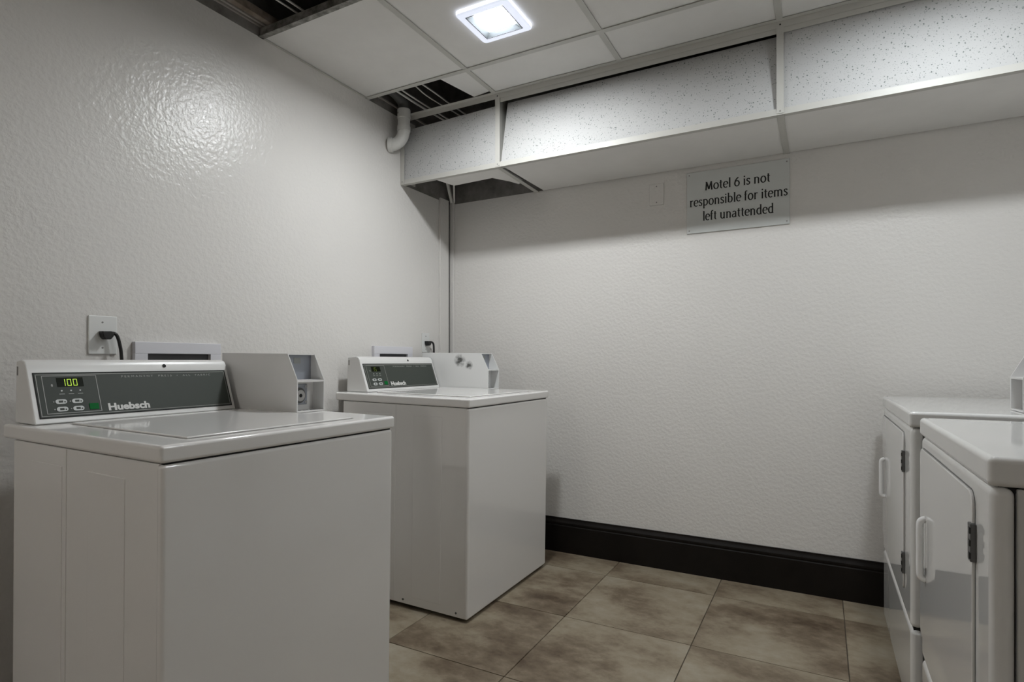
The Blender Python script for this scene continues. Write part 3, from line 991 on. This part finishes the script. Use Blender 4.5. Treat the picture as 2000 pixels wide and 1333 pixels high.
t = thing('wall_sign', 'white plastic sign with black three-line lettering on the wall', 'sign', (-0.3645, YB, 1.860))
hx, hz = 0.2335, 0.153
bx('board', 'sign_plate', t, -hx, hx, -0.007, 0, -hz, hz, 0.0015, 1)
for sx in (-1, 1):
    for sz in (-1, 1):
        disc('screw', 'cable_grey', t, (sx * (hx - 0.012), -0.007, sz * (hz - 0.014)), (0, -1, 0), 0.003, 0.001, 10)
ox, oz = -0.3645, 1.860
for txt, a, b_, zb_ in (('Motel 6 is not', -0.508, -0.215, 1.915), ('responsible for items', -0.582, -0.141, 1.8405), ('left unattended', -0.519, -0.200, 1.766)):
    letter_line(txt, a - ox, b_ - ox, zb_ - oz, 0.0315, -0.007, t)

# ================================================================ drain pipe and things above the ceiling
t = thing('drain_pipe', 'white plastic drain pipe elbow entering the wall under the ceiling opening', 'pipe', (XL, 2.385, 2.226))
path = smooth_pts([(0.0, 0.0, 0.0), (0.022, 0.012, -0.001), (0.046, 0.026, 0.012), (0.062, 0.037, 0.036), (0.069, 0.043, 0.066), (0.070, 0.045, 0.100), (0.070, 0.045, 0.150), (0.070, 0.045, 0.190)], 4)
b_ = bmesh.new()
tube(b_, path, 0.032, 24)
obj('elbow', b_, 'pvc', t, smooth=True)
for (p0, p1, r) in (((0.001, 0.0, -0.001), (0.022, 0.012, -0.001), 0.039), ((0.069, 0.0435, 0.070), (0.070, 0.045, 0.100), 0.0355), ((0.070, 0.045, 0.140), (0.070, 0.045, 0.188), 0.0355)):
    b_ = bmesh.new()
    tube(b_, [p0, p1], r, 24)
    obj('coupling', b_, 'pvc', t, 0.002, 2)
disc('print_mark', 'cable_grey', t, (0.070 - 0.014, 0.045 - 0.0325, 0.165), (-0.4, -1, 0), 0.005, 0.001, 8)
b_ = bmesh.new()
tube(b_, smooth_pts([(0.070, 0.045, 0.186), (0.068, 0.040, 0.225), (0.060, 0.00, 0.255), (0.052, -0.06, 0.270), (0.046, -0.12, 0.275)], 5), 0.030, 20)
obj('dark_hose', b_, 'old_rubber', t, smooth=True)

def run(name, mat, pts, r, label, cat, group, seg=8):
    b_ = bmesh.new()
    tube(b_, smooth_pts(pts, 5), r, seg)
    o = obj(name, b_, mat, None, smooth=True)
    return tag(o, label, cat, group)
Y0_, Y1_ = YF + 0.002, YB - 0.002
run('cable', 'cable_white', [(-1.905, 1.63, 2.468), (-1.91, 2.0, 2.460), (-1.918, 2.45, 2.452), (-1.92, Y1_, 2.47)], 0.0058, 'thicker pale cable above the ceiling beside the drain pipe', 'cable', 'cables above the ceiling')
run('cable', 'cable_white', [(-1.88, 1.63, 2.470), (-1.885, 2.0, 2.462), (-1.893, 2.45, 2.456), (-1.895, Y1_, 2.47)], 0.0045, 'slim pale cable above the ceiling next to the thicker one', 'cable', 'cables above the ceiling')
run('cable', 'cable_white', [(-1.80, Y0_, 2.48), (-1.815, 1.5, 2.462), (-1.770, 2.3, 2.462), (-1.772, 2.6, 2.462), (-1.775, Y1_, 2.47)], 0.0042, 'thin pale straight cable crossing the middle of the ceiling opening', 'cable', 'cables above the ceiling')
run('cable', 'cable_white', [(-1.84, Y0_, 2.48), (-1.850, 1.5, 2.462), (-1.803, 2.18, 2.462), (-1.812, 2.42, 2.452), (-1.803, 2.65, 2.456), (-1.80, Y1_, 2.47)], 0.0036, 'thin sagging cable crossing the middle of the ceiling opening', 'cable', 'cables above the ceiling')
def batten(x0, x1, z0, z1, mat, label, y1):
    o = bx('batten', mat, None, x0, x1, YF + 0.001, y1, z0, z1, 0.001, 1)
    return tag(o, label, 'batten', 'strips above the ceiling')
batten(-1.998, -1.970, 2.443, 2.475, 'old_wood', 'brown wooden strip running above the ceiling opening', 2.05)
batten(-2.018, -2.007, 2.443, 2.455, 'batten_grey', 'grey flat strip beside the brown wooden strip above the ceiling', 2.08)
batten(-2.0385, -2.029, 2.443, 2.452, 'batten_grey', 'narrow grey strip touching the wall above the ceiling opening', YB - 0.001)
